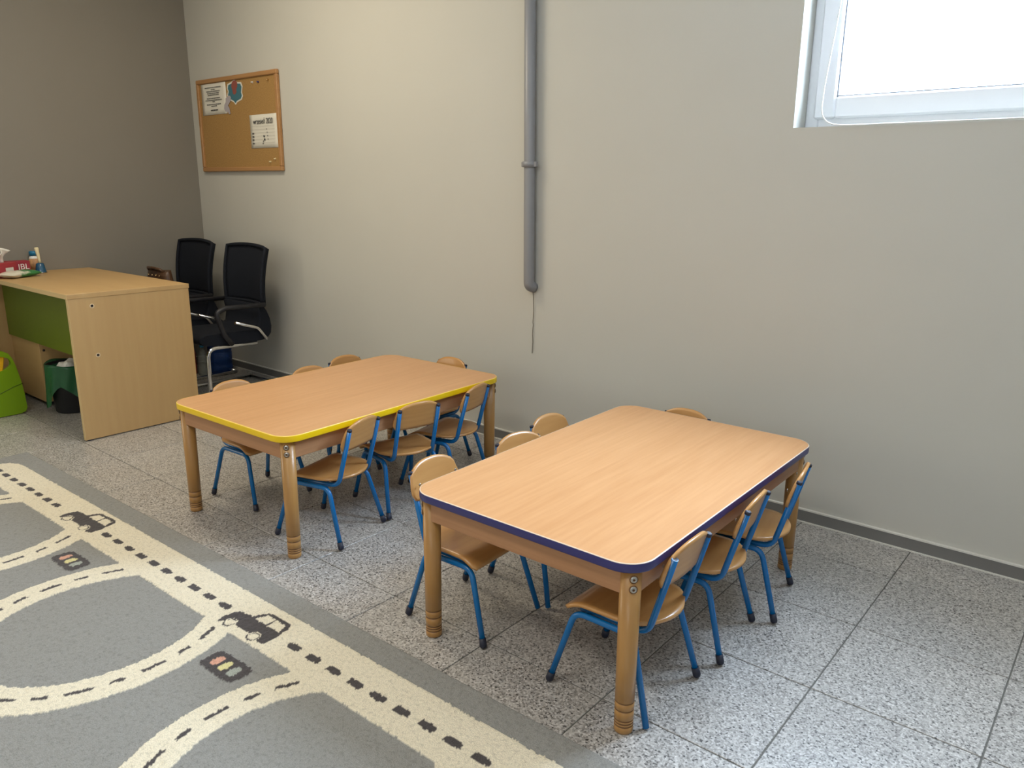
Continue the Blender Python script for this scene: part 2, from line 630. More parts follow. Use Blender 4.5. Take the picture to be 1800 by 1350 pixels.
def rug_xy(u, v):
    """u: metres along, v: metres in from the rug's wall-side edge"""
    x = u
    ydash = -1.933 + SL * (x - 1.563)
    return x, ydash + 0.195 - v


GREY, CREAM, DARK, PINK, YEL, GRN = range(6)
PAL = np.array([(0.25, 0.245, 0.225), (0.70, 0.63, 0.48), (0.065, 0.056, 0.055), (0.62, 0.33, 0.23), (0.64, 0.58, 0.28), (0.33, 0.35, 0.30)])


def inside(u, v, poly):
    r = np.zeros(u.shape, bool)
    n = len(poly)
    for i in range(n):
        (x1, y1), (x2, y2) = poly[i], poly[(i + 1) % n]
        if y1 == y2:
            continue
        c = ((y1 > v) != (y2 > v)) & (u < (x2 - x1) * (v - y1) / (y2 - y1) + x1)
        r ^= c
    return r


def rug_pattern(u, v):
    out = np.full(u.shape, GREY)
    v0 = v
    v = np.where(v > RUG_D / 2, RUG_D - v, v)
    ue = u - UX0
    um = np.minimum(ue, RUG_L - ue)
    # ring roads
    for cu in (2.17, 3.17, 4.17):
        du, dv = u - cu, v - 0.498
        o_ = (du / 0.40) ** 2 + (dv / 0.452) ** 2
        i_ = (du / 0.288) ** 2 + (dv / 0.328) ** 2
        out[(o_ < 1) & (i_ > 1) & (v > 0.18)] = CREAM
        k = 0
        for sg in (1, -1):
            for k in range(-4, 5):
                th = k * 0.245 if sg > 0 else PI - k * 0.245
                ln = (0.034, 0.021)[k % 2]
                c0 = np.array((0.342 * math.cos(th), 0.388 * math.sin(th)))
                t = np.array((-0.342 * math.sin(th), 0.388 * math.cos(th)))
                t /= np.hypot(*t)
                a = (du - c0[0]) * t[0] + (dv - c0[1]) * t[1]
                b = -(du - c0[0]) * t[1] + (dv - c0[1]) * t[0]
                out[(np.abs(a) < ln) & (np.abs(b) < 0.0065) & (v > 0.262)] = DARK
    # road around the border with rounded outer corners
    d_out = np.minimum(um, v) - 0.095
    R = 0.105
    qa, qb = um - 0.095 - R, v - 0.095 - R
    corner = (qa < 0) & (qb < 0)
    d_out = np.where(corner, R - np.hypot(qa, qb), d_out)
    d_in = np.minimum(um, v) - 0.270
    band = (d_out > 0) & (d_in < 0)
    out[band] = CREAM
    # dashes
    for n_ in range(-1, 42):
        cu = 1.563 + 0.0903 * n_
        if 2.19 < cu < 2.50 or 3.40 < cu < 3.66 or cu > UX0 + RUG_L - 0.25:
            continue
        out[(((u - cu) / 0.0275) ** 4 + ((v - 0.195) / 0.0125) ** 4 < 1) & (v0 < 1)] = DARK
    # the cars
    for cu, cv, sc in ((3.426, 0.0, 1.0), (2.232, -0.016, 1.15)):
        a, b = (u - cu) / sc, v - cv
        m = v0 < 0.5
        body = inside(a, b, [(0.002, 0.255), (-0.004, 0.232), (0.006, 0.181), (0.070, 0.177), (0.085, 0.136), (0.1, 0.130), (0.192, 0.128), (0.207, 0.136), (0.222, 0.190), (0.224, 0.242), (0.195, 0.250), (0.188, 0.238), (0.03, 0.238), (0.012, 0.256)])
        out[body & m] = DARK
        for wn in ([(0.088, 0.178), (0.097, 0.142), (0.138, 0.142), (0.140, 0.178)], [(0.147, 0.178), (0.146, 0.142), (0.192, 0.142), (0.205, 0.178)]):
            out[inside(a, b, wn) & m] = CREAM
        for wc in (0.043, 0.166):
            rr = np.hypot(a - wc, b - 0.240)
            out[(rr < 0.0235) & m] = CREAM
            out[(rr < 0.0200) & (rr > 0.0155) & m] = DARK
    # traffic lights
    for cu, cv in ((2.673, 0.372), (3.664, 0.372), (1.683, 0.372), (4.66, 0.372)):
        du, dv = u - cu, v - cv
        bx = ((np.abs(du) / 0.081) ** 6 + (np.abs(dv) / 0.040) ** 6 < 1) & (v0 < 1)
        out[bx] = DARK
        for ox, cc in ((-0.041, PINK), (0, YEL), (0.041, GRN)):
            out[(((du - ox) / 0.0135) ** 3 * np.sign(du - ox) + np.abs(dv / 0.021) ** 3 < 1) & (v0 < 1)] = cc
    return out


def build_rug():
    us = np.arange(0, RUG_L + 1e-6, 0.0042) + UX0
    vs = np.concatenate([np.arange(0, 1.0, 0.0042), np.linspace(1.0, RUG_D, 60)])
    nu, nv = len(us), len(vs)
    U, V = np.meshgrid(us, vs)
    # woven, slightly ragged pattern edges
    j1 = np.random.randn(nv, nu)
    j2 = np.random.randn(nv, nu)

    def sm(a):
        for _ in range(1):
            a = (a + np.roll(a, 1, 0) + np.roll(a, -1, 0) + np.roll(a, 1, 1) + np.roll(a, -1, 1)) / 5
        return a
    pid = rug_pattern(U + sm(j1) * 0.0032, V + sm(j2) * 0.0032)
    col = PAL[pid]
    hh = np.where(pid == GREY, 0.0095, 0.0120) + sm(np.random.randn(nv, nu)) * 0.0011
    # rounded rim
    edge = np.minimum(np.minimum(U - UX0, UX0 + RUG_L - U), np.minimum(V, RUG_D - V))
    hh = hh * np.clip(0.25 + edge / 0.008, 0.25, 1)
    X, Y = rug_xy(U, V)
    co = np.stack([X, Y, hh], -1).reshape(-1, 3)
    idx = np.arange(nu * nv).reshape(nv, nu)
    q = np.stack([idx[:-1, :-1], idx[1:, :-1], idx[1:, 1:], idx[:-1, 1:]], -1).reshape(-1, 4)
    # skirt down to the floor
    rim = np.concatenate([idx[0, :], idx[1:, -1], idx[-1, -2::-1], idx[-2:0:-1, 0]])
    low = co[rim].copy()
    low[:, 2] = 0.0002
    n0 = len(co)
    co = np.concatenate([co, low])
    n = len(rim)
    a = np.arange(n)
    b = (a + 1) % n
    q = np.concatenate([q, np.stack([rim[a], rim[b], n0 + b, n0 + a], -1)])
    col = np.concatenate([col.reshape(-1, 3), np.repeat(PAL[GREY:GREY + 1], n, 0)])
    me = bpy.data.meshes.new('rug')
    me.vertices.add(len(co))
    me.vertices.foreach_set('co', co.astype(np.float32).ravel())
    me.loops.add(q.size)
    me.loops.foreach_set('vertex_index', q.astype(np.int32).ravel())
    me.polygons.add(len(q))
    me.polygons.foreach_set('loop_start', np.arange(0, q.size, 4, dtype=np.int32))
    me.update(calc_edges=True)
    at = me.color_attributes.new('pattern', 'FLOAT_COLOR', 'POINT')
    c4 = np.concatenate([col, np.ones((len(col), 1))], 1).astype(np.float32)
    at.data.foreach_set('color', c4.ravel())
    me.polygons.foreach_set('use_smooth', np.ones(len(q), bool))
    me.materials.append(MAT['rug'])
    me.validate()
    o = bpy.data.objects.new('play_rug', me)
    C.objects.link(o)
    tag(o, 'grey play rug with cream roads, dark dashes, cars and traffic lights', 'rug')


build_rug()

# ------------------------------------------------------------------ tables
TL, TW, TH, INS = 1.2, 0.7566, 0.4727, 0.0464


def make_table(label, loc, rz, edge, lip):
    t = thing('kindergarten_table', label, 'table', loc, rz, 'low wooden tables')
    th = 0.024
    z1 = TH
    MB().prism(rrect(-TW / 2 + 0.003, TW / 2 - 0.003, -TL / 2 + 0.003, TL / 2 - 0.003, 0.072), z1 - th + 0.001, z1).obj('tabletop', 'top_wood', t)
    # edge band: a rim of its own colour around the board with a rounded lip painted paler as its highlight
    eb = MB()
    prof = [(0.003, z1 + 0.0003), (0.0012, z1 + 0.0002), (0.0003, z1 - 0.0015), (0.0, z1 - 0.004), (0.0, z1 - th + 0.003), (0.001, z1 - th), (0.004, z1 - th)]
    loops = []
    b = bmesh.new()
    for ins, z in prof:
        loops.append([b.verts.new((x, y, z)) for x, y in rrect(-TW / 2 + ins, TW / 2 - ins, -TL / 2 + ins, TL / 2 - ins, 0.075 - ins, 10)])
    n = len(loops[0])
    for i, (a, c_) in enumerate(zip(loops, loops[1:])):
        for k in range(n):
            f = b.faces.new((a[k], a[(k + 1) % n], c_[(k + 1) % n], c_[k]))
            f.smooth = True
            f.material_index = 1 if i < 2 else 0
    eb._merge(b)
    eb.obj('edge_band', [edge, lip], t)
    ax, ay = TW / 2 - INS, TL / 2 - INS
    zt = z1 - th
    ah = 0.068
    for s in (-1, 1):
        MB().box(-ax + 0.012, ax - 0.012, s * (ay + 0.010) - 0.010, s * (ay + 0.010) + 0.006, zt - ah, zt, 0.002).obj('apron', 'apron_wood_x', t)
        MB().box(s * (ax + 0.010) - 0.008, s * (ax + 0.010) + 0.008, -ay + 0.012, ay - 0.012, zt - ah, zt, 0.002).obj('apron', 'apron_wood', t)
    R0 = 0.0265

    def rad(z):
        return R0 - 0.0025 * (1 - z / zt)
    prof = [(rad(0) - 0.003, 0.0005, 0), (rad(0), 0.004, 0)]
    for gz in (0.022, 0.030, 0.038, 0.066, 0.088):
        prof += [(rad(gz), gz - 0.0019, 1), (rad(gz) - 0.0018, gz - 0.0008, 1), (rad(gz) - 0.0018, gz + 0.0008, 1), (rad(gz), gz + 0.0019, 0)]
    prof += [(rad(0.2), 0.2, 0), (R0, zt - 0.0005, 0)]
    lm = MB().lathe(prof, 28).mesh('leg', ['leg_wood', 'groove'])
    bm_ = MB().lathe([(0.0108, 0, 1), (0.0108, 0.0018, 1), (0.0082, 0.0022, 0), (0.0072, 0.0042, 0), (0.0032, 0.0048, 1), (0.0032, 0.002, 1), (0.0, 0.002, 1)], 16).mesh('bolt', ['steel', 'groove'])
    for sx in (-1, 1):
        for sy in (-1, 1):
            lg = from_mesh('leg', lm, t, (sx * ax, sy * ay, 0))
            a = math.atan2(sy, sx)
            for bz in (zt - 0.020, zt - 0.046):
                from_mesh('bolt', bm_, lg, (R0 * math.cos(a) * 0.97, R0 * math.sin(a) * 0.97, bz), (0, PI / 2, a))
    return t


MAT['yellow_lip_highlight'] = mat('yellow_lip_highlight', (0.86, 0.62, 0.12), 0.3)
MAT['pale_lip_highlight'] = mat('pale_lip_highlight', (0.80, 0.66, 0.52), 0.3)  # both lip colours hold the highlight along the rounded table edge
make_table('low beech table with yellow edge band, near the desk', (2.8854, -0.9928, 0), 0.0256, 'yellow', 'yellow_lip_highlight')
make_table('low beech table with dark blue edge band, under the window', (4.3058, -1.0081, 0), 0.0113, 'navy', 'pale_lip_highlight')


# ------------------------------------------------------------------ children's chairs (built facing -x)
def make_kid_chair(label, loc, rz, no_caps=()):
    t = thing('child_chair', label, 'chair', loc, rz, 'small blue framed chairs at the tables')
    r = 0.0088
    # seat: plywood with a rounded rear and a rolled front edge
    NX, NY = 22, 17
    rows = []
    for i in range(NX + 1):
        w = i / NX
        x = -0.112 + 0.252 * w
        row = []
        for j in range(NY + 1):
            q = -1 + 2 * j / NY
            half = 0.134 - 0.010 * w
            # rounded rear corners and softened front corners
            if w > 0.62:
                k = (w - 0.62) / 0.38
                half *= math.sqrt(max(0.0, 1 - (k ** 2.4) * 0.80))
            if w < 0.06:
                half -= 0.012 * (1 - w / 0.06) ** 2
            y = q * half
            z = 0.2575 - 0.004 * math.cos(q * PI / 2) * math.sin(PI * min(1, w * 1.1)) 
            if w < 0.25:
                z -= 0.026 * ((0.25 - w) / 0.25) ** 2
            xx = x + (0.0 if w < 0.9 else (1 - q * q) * 0.012 * (w - 0.9) / 0.1)
            row.append((xx, y, z))
        rows.append(row)
    seat = MB().surf(rows, 0.009).obj('seat', 'ply', t)
    scr = MB().lathe([(0.0048, 0), (0.0048, 0.001), (0.003, 0.0026), (0.0, 0.003)], 10).mesh('screw', 'steel')
    for sx, sy in ((0.078, -0.07), (0.078, 0.07), (-0.04, -0.075), (-0.04, 0.075)):
        from_mesh('screw', scr, seat, (sx, sy, 0.2555))
    # backrest: bowed plywood with an arched top, in front of the posts
    rows, NY, NZ = [], 20, 10
    for i in range(NZ + 1):
        w = i / NZ
        row = []
        for j in range(NY + 1):
            q = -1 + 2 * j / NY
            y = 0.107 * q
            top = 0.486 - 0.038 * abs(q) ** 2.6 - (0.034 * ((abs(q) - 0.84) / 0.16) ** 2 if abs(q) > 0.84 else 0)
            bot = 0.374 + (0.022 * ((abs(q) - 0.85) / 0.15) ** 2 if abs(q) > 0.85 else 0)
            z = bot + (top - bot) * w
            x = 0.125 + (z - 0.26) * 0.265 - 0.0135 + 0.010 * (1 - q * q) - 0.002
            row.append((x, y, z))
        rows.append(row)
    back = MB().surf(rows, -0.009).obj('backrest', 'ply', t)
    for sy in (-1, 1):
        from_mesh('screw', scr, back, (0.125 + (0.425 - 0.26) * 0.265 - 0.0245, sy * 0.083, 0.425), (0, -PI / 2, 0))
    # side frames: inverted U legs and a bent post on each side
    for s in (-1, 1):
        lf = MB().tube([(-0.152, s * 0.139, 0.006), (-0.088, s * 0.116, 0.2275), (0.090, s * 0.116, 0.2275), (0.152, s * 0.139, 0.006)], r, 12, fillet=0.042).obj('leg_frame', 'blue_metal', t)
        post = MB().tube([(-0.080, s * 0.097, 0.2335), (0.116, s * 0.090, 0.2335), (0.1765, s * 0.089, 0.457)], r, 12, fillet=0.045).obj('back_post', 'blue_metal', t)
        if (s, 'plug') not in no_caps:
            d = Vector((0.1765 - 0.116, 0, 0.2235)).normalized()
            tp = Vector((0.1765, s * 0.089, 0.457))
            MB().tube([tp - d * 0.004, tp + d * 0.003, tp + d * 0.0055], [0.0093, 0.0093, 0.0066], 12).obj('end_plug', 'cap', post)
        else:
            # the plug is lost: the open tube end shows its dark bore
            d = Vector((0.1765 - 0.116, 0, 0.2235)).normalized()
            tp = Vector((0.1765, s * 0.089, 0.457))
            MB().tube([tp - d * 0.004, tp + d * 0.0004], 0.0066, 12).obj('tube_bore', 'hole', post)
        for sx in (-1, 1):
            if (s, sx) in no_caps:
                continue
            d = Vector((sx * 0.064, s * 0.023, -0.2215)).normalized()
            p1 = Vector((sx * 0.152, s * 0.139, 0.007)) 
            p0 = p1 - d * 0.026
            MB().tube([p0, p1 - d * 0.003, p1 + d * 0.002], [0.0106, 0.0113, 0.0092], 12).obj('foot_cap', 'cap', lf)
    MB().tube([(-0.055, -0.116, 0.2275), (-0.055, 0.116, 0.2275)], 0.007, 10).obj('cross_bar', 'blue_metal', t)
    return t


D = PI / 180
k0 = make_kid_chair('small blue framed wooden chair at front right corner of blue edged table', (4.536, -1.383, 0), 0.0, no_caps=((-1, 1), (-1, 'plug')))
k1 = make_kid_chair('small blue framed wooden chair at front left corner of blue edged table', (3.986, -1.394, 0), 183 * D, no_caps=((-1, -1),))
kp = make_kid_chair('small blue framed wooden chair, middle on right side of blue edged table', (4.549, -1.023, 0), 5 * D)
dup(kp, (4.570, -0.726, 0), 10.5 * D, 'small blue framed wooden chair on right side of blue edged table, nearest the wall')
k2 = make_kid_chair('small blue framed wooden chair, middle on left side of blue edged table', (4.033, -1.06, 0), 169 * D, no_caps=((1, -1),))
dup(kp, (3.980, -0.787, 0), 178 * D, 'small blue framed wooden chair on left side of blue edged table, nearest the wall')
dup(kp, (4.170, -0.538, 0), -90 * D + PI, 'small blue framed wooden chair at wall end of blue edged table, backrest top showing')
dup(kp, (3.141, -1.302, 0), 14.5 * D, 'small blue framed wooden chair at front right corner of yellow edged table')
dup(kp, (3.137, -0.935, 0), -12.5 * D, 'small blue framed wooden chair, middle on right side of yellow edged table')
dup(kp, (3.122, -0.645, 0), 12 * D, 'small blue framed wooden chair on right side of yellow edged table, nearest the wall')
dup(kp, (2.6155, -1.2745, 0), 183 * D, 'small blue framed wooden chair at front left corner of yellow edged table')
dup(kp, (2.640, -0.890, 0), 182 * D, 'small blue framed wooden chair, middle on left side of yellow edged table')
dup(kp, (2.572, -0.625, 0), 180 * D, 'small blue framed wooden chair on left side of yellow edged table, nearest the wall')
dup(kp, (2.836, -0.470, 0), 90 * D, 'small blue framed wooden chair at wall end of yellow edged table, backrest top showing')

# ------------------------------------------------------------------ desk
dk = thing('teacher_desk', 'pale birch teacher desk with green front board, against the dark wall', 'desk', (0, 0, 0))
DZ, DF, DB, DR = 0.775, -1.482, -0.835, 1.305
MB().box(0.004, DR, DF, DB, DZ - 0.025, DZ, 0.0015).obj('desktop', 'birch', dk)
MB().box(0.004, DR + 0.0012, DF - 0.0012, DF + 0.001, DZ - 0.0245, DZ - 0.0005, 0.0004).obj('edge_strip', 'birch_edge', dk)
rp = MB().box(DR - 0.022, DR - 0.002, DF + 0.004, DB - 0.004, 0.006, DZ - 0.025, 0.001).obj('side_panel', 'birch_z', dk)
MB().box(DR - 0.0225, DR - 0.0015, DF + 0.0030, DF + 0.005, 0.006, DZ - 0.025, 0.0004).obj('edge_strip', 'birch_edge', rp)
lp = MB().box(0.008, 0.028, DF + 0.004, DB - 0.004, 0.006, DZ - 0.025, 0.001).obj('side_panel', 'birch_z', dk)
for zz in (0.706, 0.448):
    hm = MB().lathe([(0.0120, 0), (0.0120, 0.0008), (0.0072, 0.0009), (0.0072, 0.0004), (0.0, 0.0004)], 14)
    hm.bm.faces.ensure_lookup_table()
    for f in hm.bm.faces:
        cc = f.calc_center_median()
        if math.hypot(cc.x, cc.y) < 0.007:
            f.material_index = 1
    o = hm.obj('screw_hole', ['hole_rim', 'hole'], rp)
    o.location = (DR - 0.0022, -1.364, zz)
    o.rotation_euler = (0, PI / 2, 0)
for py in (DF + 0.03, DB - 0.03):
    MB().box(DR - 0.02, DR - 0.004, py - 0.015, py + 0.015, 0.0, 0.006).obj('glide', 'cap', dk)
MB().box(0.06, DR - 0.022, -1.378, -1.360, 0.405, DZ - 0.025, 0.001).obj('front_board', 'green_board', dk)
ped = MB().box(0.03, 0.468, -1.357, -0.90, 0.035, DZ - 0.026, 0.001).obj('drawer_cabinet', 'birch', dk)
MB().box(0.05, 0.44, -1.30, -0.92, 0.0, 0.035).obj('plinth', 'cap', ped)
hm = MB().lathe([(0.007, 0), (0.007, 0.0008), (0.0, 0.0009)], 12).obj('screw_hole', 'hole', ped)
hm.location = (0.4682, -1.335, 0.352)
hm.rotation_euler = (0, PI / 2, 0)

# ------------------------------------------------------------------ office chairs (built facing -y, origin at floor under the seat)
def make_office_chair(label, loc, rz):
    t = thing('office_chair', label, 'chair', loc, rz, 'black office chairs behind the desk')
    # y profile measured with the back upright at y = 0
    hw = 0.235
    # backrest: bowed mesh panel in a thin frame
    def back_pt(q, w):
        z = 0.575 + 0.352 * w
        half = 0.222 - 0.012 * (1 - w) + 0.010 * math.sin(PI * w) * 0
        y = -0.045 * (1 - w) - 0.012 + 0.035 * (1 - q * q) * (0.6 + 0.4 * (1 - w)) - 0.015 * math.sin(PI * w)
        zz = z + (0.014 * (1 - q * q) if w > 0.5 else 0) * (w - 0.5) * 2
        return (half * q, y, zz)
    rows = [[back_pt(-1 + j / 8, i / 12) for j in range(17)] for i in range(13)]
    bk = MB().surf(rows, 0.022).obj('backrest', 'mesh_black', t)
    path = [back_pt(-1, i / 8) for i in range(9)] + [back_pt(-1 + j / 6, 1) for j in range(1, 13)] + [back_pt(1, 1 - i / 8) for i in range(1, 9)] + [back_pt(1 - j / 6, 0) for j in range(1, 12)]
    path.append(path[0])
    MB().tube([(x, y - 0.004, z) for x, y, z in path], 0.0115, 8, caps=False).obj('back_frame', 'mesh_black', bk)
    # lower back and seat as one upholstered shell: side profile swept across
    prof = [(-0.060, 0.575), (-0.030, 0.53), (-0.010, 0.48), (0.0, 0.43), (-0.006, 0.385), (-0.035, 0.353), (-0.08, 0.345), (-0.25, 0.342), (-0.40, 0.352), (-0.47, 0.362), (-0.498, 0.385), (-0.49, 0.412), (-0.45, 0.425), (-0.30, 0.420), (-0.13, 0.415), (-0.085, 0.435), (-0.070, 0.50), (-0.085, 0.57)]
    b = bmesh.new()
    n = len(prof)
    NX = 12
    R_ = []
    for i in range(NX + 1):
        q = -1 + 2 * i / NX
        R_.append([b.verts.new((0.205 * q * (1.0 if z < 0.46 else 1.02), y, z)) for y, z in prof])
    for i in range(NX):
        for k in range(n):
            f = b.faces.new((R_[i][k], R_[i + 1][k], R_[i + 1][(k + 1) % n], R_[i][(k + 1) % n]))
            f.smooth = True
    b.faces.new(R_[0])
    b.faces.new(R_[-1][::-1])
    mb = MB()
    mb._merge(b)
    mb.obj('seat', 'mesh_black', t)
    for s in (-1, 1):
        x = s * 0.232
        # arm: padded top bar, falling front and return to the seat's rear corner
        ar = MB()
        ar.tube([(x, -0.055, 0.575), (x, -0.33, 0.582), (x, -0.395, 0.56), (x, -0.352, 0.42), (x, -0.30, 0.352)], 0.0155, 10, fillet=0.05).obj('armrest', 'black_plastic', t)
        MB().tube([(s * 0.222, -0.265, 0.482), (s * 0.222, -0.110, 0.432), (s * 0.222, -0.050, 0.352)], 0.010, 10, fillet=0.06).obj('arm_brace', 'chrome', t)
        # cantilever runner: seat rail, front leg and floor runner
        MB().tube([(s * 0.212, -0.12, 0.336), (s * 0.218, -0.46, 0.345), (s * 0.224, -0.468, 0.0125), (s * 0.224, 0.085, 0.0125)], 0.0125, 12, fillet=0.06, fseg=8).obj('leg', 'chrome', t)
    MB().tube([(-0.224, 0.085, 0.0125), (0.224, 0.085, 0.0125)], 0.0124, 12).obj('rear_bar', 'chrome', t)
    return t


oc = make_office_chair('black mesh office chair on chrome cantilever frame, nearer the yellow edged table', (0.902, -0.198, 0), 0)
oc1 = dup(oc, (0.270, -0.200, 0), 0, 'black mesh office chair on chrome cantilever frame, in the wall corner with bag on it')

# brown bag on the corner chair's seat
bg = thing('handbag', 'brown leather bag with brass studs on the corner office chair', 'bag', (0.285, -0.50, 0.4215))
rows = []
for i in range(13):
    w = i / 12
    row = []
    for j in range(25):
        a = 2 * PI * j / 24
        hx = 0.165 * (1 - 0.22 * w ** 2)
        hy = 0.085 * (1 - 0.55 * w)
        p = 2.6
        cx = math.copysign(abs(math.cos(a)) ** (2 / p), math.cos(a)) * hx
        cy = math.copysign(abs(math.sin(a)) ** (2 / p), math.sin(a)) * hy
        row.append((cx, cy, 0.001 + 0.33 * w + 0.008 * math.sin(3 * a) * w))
    rows.append(row)
mb = MB().surf(rows)
mb.bm.verts.ensure_lookup_table()
mb.bm.faces.new([mb.bm.verts[k] for k in range(24)])
mb.bm.faces.new([mb.bm.verts[12 * 25 + k] for k in range(24)])
mb.obj('bag_body', 'leather', bg)
MB().tube([(-0.10, -0.02, 0.325), (-0.08, -0.040, 0.347), (0, -0.050, 0.350), (0.08, -0.040, 0.345), (0.10, -0.02, 0.325)], 0.009, 8, fillet=0.03).obj('handle', 'leather', bg)
stm = MB().lathe([(0.008, 0), (0.006, 0.004), (0, 0.006)], 10).mesh('stud', 'gold')
for sx in (-0.06, -0.01, 0.04, 0.09):
    from_mesh('stud', stm, bg, (sx, -0.047, 0.30), (PI / 2 - 0.2, 0, 0))

# water jug and bottles on the floor under the chairs
jg = thing('water_jug', 'large translucent blue water jug on floor behind chrome chair leg', 'jug', (0.385, -0.17, 0))
MB().lathe([(0.075, 0.001), (0.082, 0.01), (0.082, 0.06), (0.079, 0.066), (0.082, 0.072), (0.082, 0.15), (0.078, 0.157), (0.082, 0.164), (0.082, 0.20), (0.06, 0.235), (0.022, 0.252), (0.019, 0.27)], 24).obj('jug_body', 'jug', jg)
MB().lathe([(0.023, 0.262), (0.023, 0.285), (0.0, 0.287)], 16).obj('cap', 'cap_blue', jg)
for bi, (bx, by, h, lab, body, capm) in enumerate((
        (0.350, -0.385, 0.235, 'clear drink bottle with red label on floor, beside the desk side panel', 'clear_bottle', 'bottle_red'),
        (0.295, -0.340, 0.245, 'red drink bottle on floor, behind the bottle with red label', 'bottle_red', 'white'),
        (0.385, -0.305, 0.220, 'clear water bottle on floor between red label bottle and blue jug', 'clear_bottle', 'cap_blue'))):
    bt = thing('drink_bottle', lab, 'bottle', (bx, by, 0), 0, 'bottles on the floor under the office chairs')
    MB().lathe([(0.028, 0.001), (0.033, 0.008), (0.033, h * 0.3), (0.031, h * 0.33), (0.033, h * 0.36), (0.033, h * 0.62), (0.024, h * 0.78), (0.013, h * 0.88), (0.012, h * 0.93)], 18).obj('bottle_body', body, bt)
    MB().lathe([(0.0145, h * 0.92), (0.0145, h), (0.0, h + 0.001)], 14).obj('cap', capm, bt)
    if bi == 0:
        MB().lathe([(0.0336, h * 0.38), (0.0336, h * 0.6)], 18).obj('label_sleeve', 'bottle_red', bt)

# ------------------------------------------------------------------ waste bin with liner
wbn = thing('waste_bin', 'black waste bin with green plastic liner under the desk', 'bin', (0.622, -1.262, 0))
MB().lathe([(0.095, 0.001), (0.10, 0.008), (0.122, 0.275), (0.126, 0.28), (0.126, 0.288), (0.118, 0.288), (0.096, 0.012), (0.0, 0.012)], 28).obj('bin_body', 'bin', wbn)
rows = []
NA = 72
for i in range(15):
    w = i / 14
    row = []
    for j in range(NA + 1):
        a = 2 * PI * j / NA
        # long hanging corner on the -x -y side, short at the front right
        hang = 0.155 + 0.125 * max(0, math.cos(a - 262 * D)) ** 6 + 0.02 * math.sin(5 * a + 1) + 0.03 * max(0, math.cos(a - 345 * D)) ** 4 - 0.06 * max(0, math.cos(a - 302 * D)) ** 10
        if i < 3:
            z = 0.250 + 0.045 * (i / 3) + 0.006 * math.sin(4 * a)
            rr = 0.112 + 0.012 * (i / 3)
        else:
            v = (i - 3) / 11
            z = 0.295 + 0.006 * math.sin(4 * a) - hang * v
            rr = 0.131 - 0.004 * v + 0.007 * v * math.sin(11 * a + 2 * v) + 0.012 * v * max(0, math.cos(a - 262 * D)) ** 4
        row.append((rr * math.cos(a), rr * math.sin(a), z))
    rows.append(row)
MB().surf(rows).obj('liner', 'liner', wbn)
for (px, py, pz, sc) in ((0.03, -0.045, 0.27, 0.04), (0.065, -0.02, 0.285, 0.042), (-0.02, 0.01, 0.255, 0.045)):
    b = bmesh.new()
    bmesh.ops.create_icosphere(b, subdivisions=2, radius=sc)
    for v in b.verts:
        v.co *= 0.75 + 0.45 * random.random()
    mb = MB()
    mb._merge(b)
    o = mb.obj('crumpled_paper', 'tissue', wbn)
    o.location = (px, py, pz)

# ------------------------------------------------------------------ lime green plastic stand, left edge of the picture
gs = thing('plastic_stand', 'lime green plastic stand with oval hole and yellow insert, beside the desk', 'toy stand', (0, 0, 0))


def stand_side(x0, x1):
    outer = [(-2.02, 0.004), (-1.51, 0.004), (-1.482, 0.014), (-1.472, 0.035), (-1.476, 0.12), (-1.484, 0.20), (-1.500, 0.29), (-1.512, 0.335), (-1.53, 0.367), (-1.558, 0.384), (-1.60, 0.390), (-1.90, 0.390), (-1.96, 0.375), (-2.0, 0.33), (-2.02, 0.2)]
    hole = [(-1.622 + 0.100 * math.cos(2 * PI * k / 24), 0.312 + 0.047 * math.copysign(abs(math.sin(2 * PI * k / 24)) ** 0.8, math.sin(2 * PI * k / 24))) for k in range(24)]
    b = bmesh.new()
    vo = [b.verts.new((0, y, z)) for y, z in outer]
    vh = [b.verts.new((0, y, z)) for y, z in hole]
    eo = [b.edges.new((vo[k], vo[(k + 1) % len(vo)])) for k in range(len(vo))]
    eh = [b.edges.new((vh[k], vh[(k + 1) % len(vh)])) for k in range(len(vh))]
    bmesh.ops.triangle_fill(b, use_beauty=True, edges=eo + eh)
    for f in list(b.faces):
        c_ = f.calc_center_median()
        if ((c_.y + 1.622) / 0.09) ** 2 + ((c_.z - 0.312) / 0.04) ** 2 < 0.9 and all(v in vh for v in f.verts):
            b.faces.remove(f)
    r = bmesh.ops.extrude_face_region(b, geom=b.faces[:])
    for v in [g for g in r['geom'] if isinstance(g, bmesh.types.BMVert)]:
        v.co.x += x1 - x0
    bmesh.ops.bevel(b, geom=[e for e in b.edges if len(e.link_faces) == 2 and e.calc_face_angle(0) > 1.2], offset=0.005, segments=2, affect='EDGES')
    mb = MB()
    mb._merge(b, 0, T(x0, 0, 0))
    return mb


s1 = stand_side(0.462, 0.49).obj('side_panel', 'lime', gs)
# moulded seam: a curve across the panel
MB().tube([(0.4905, -1.476, 0.182), (0.4905, -1.53, 0.168), (0.4905, -1.60, 0.140), (0.4905, -1.70, 0.115), (0.4905, -1.85, 0.108)], 0.0018, 6).obj('moulded_seam', 'lime_dark', s1)
stand_side(0.10, 0.128).obj('side_panel', 'lime', gs)
MB().box(0.128, 0.462, -1.98, -1.53, 0.19, 0.21, 0.004).obj('shelf', 'lime', gs)
MB().box(-0.004, 0.018, -0.028, 0.028, -0.075, 0.075, 0.004, M=T(0.462, -1.585, 0.305) @ RX(-12 * D)).obj('insert', 'yellow_plastic', gs)
MB().box(0.2, 0.45, -1.74, -1.655, 0.211, 0.30, 0.006).obj('insert', 'pipe', gs)

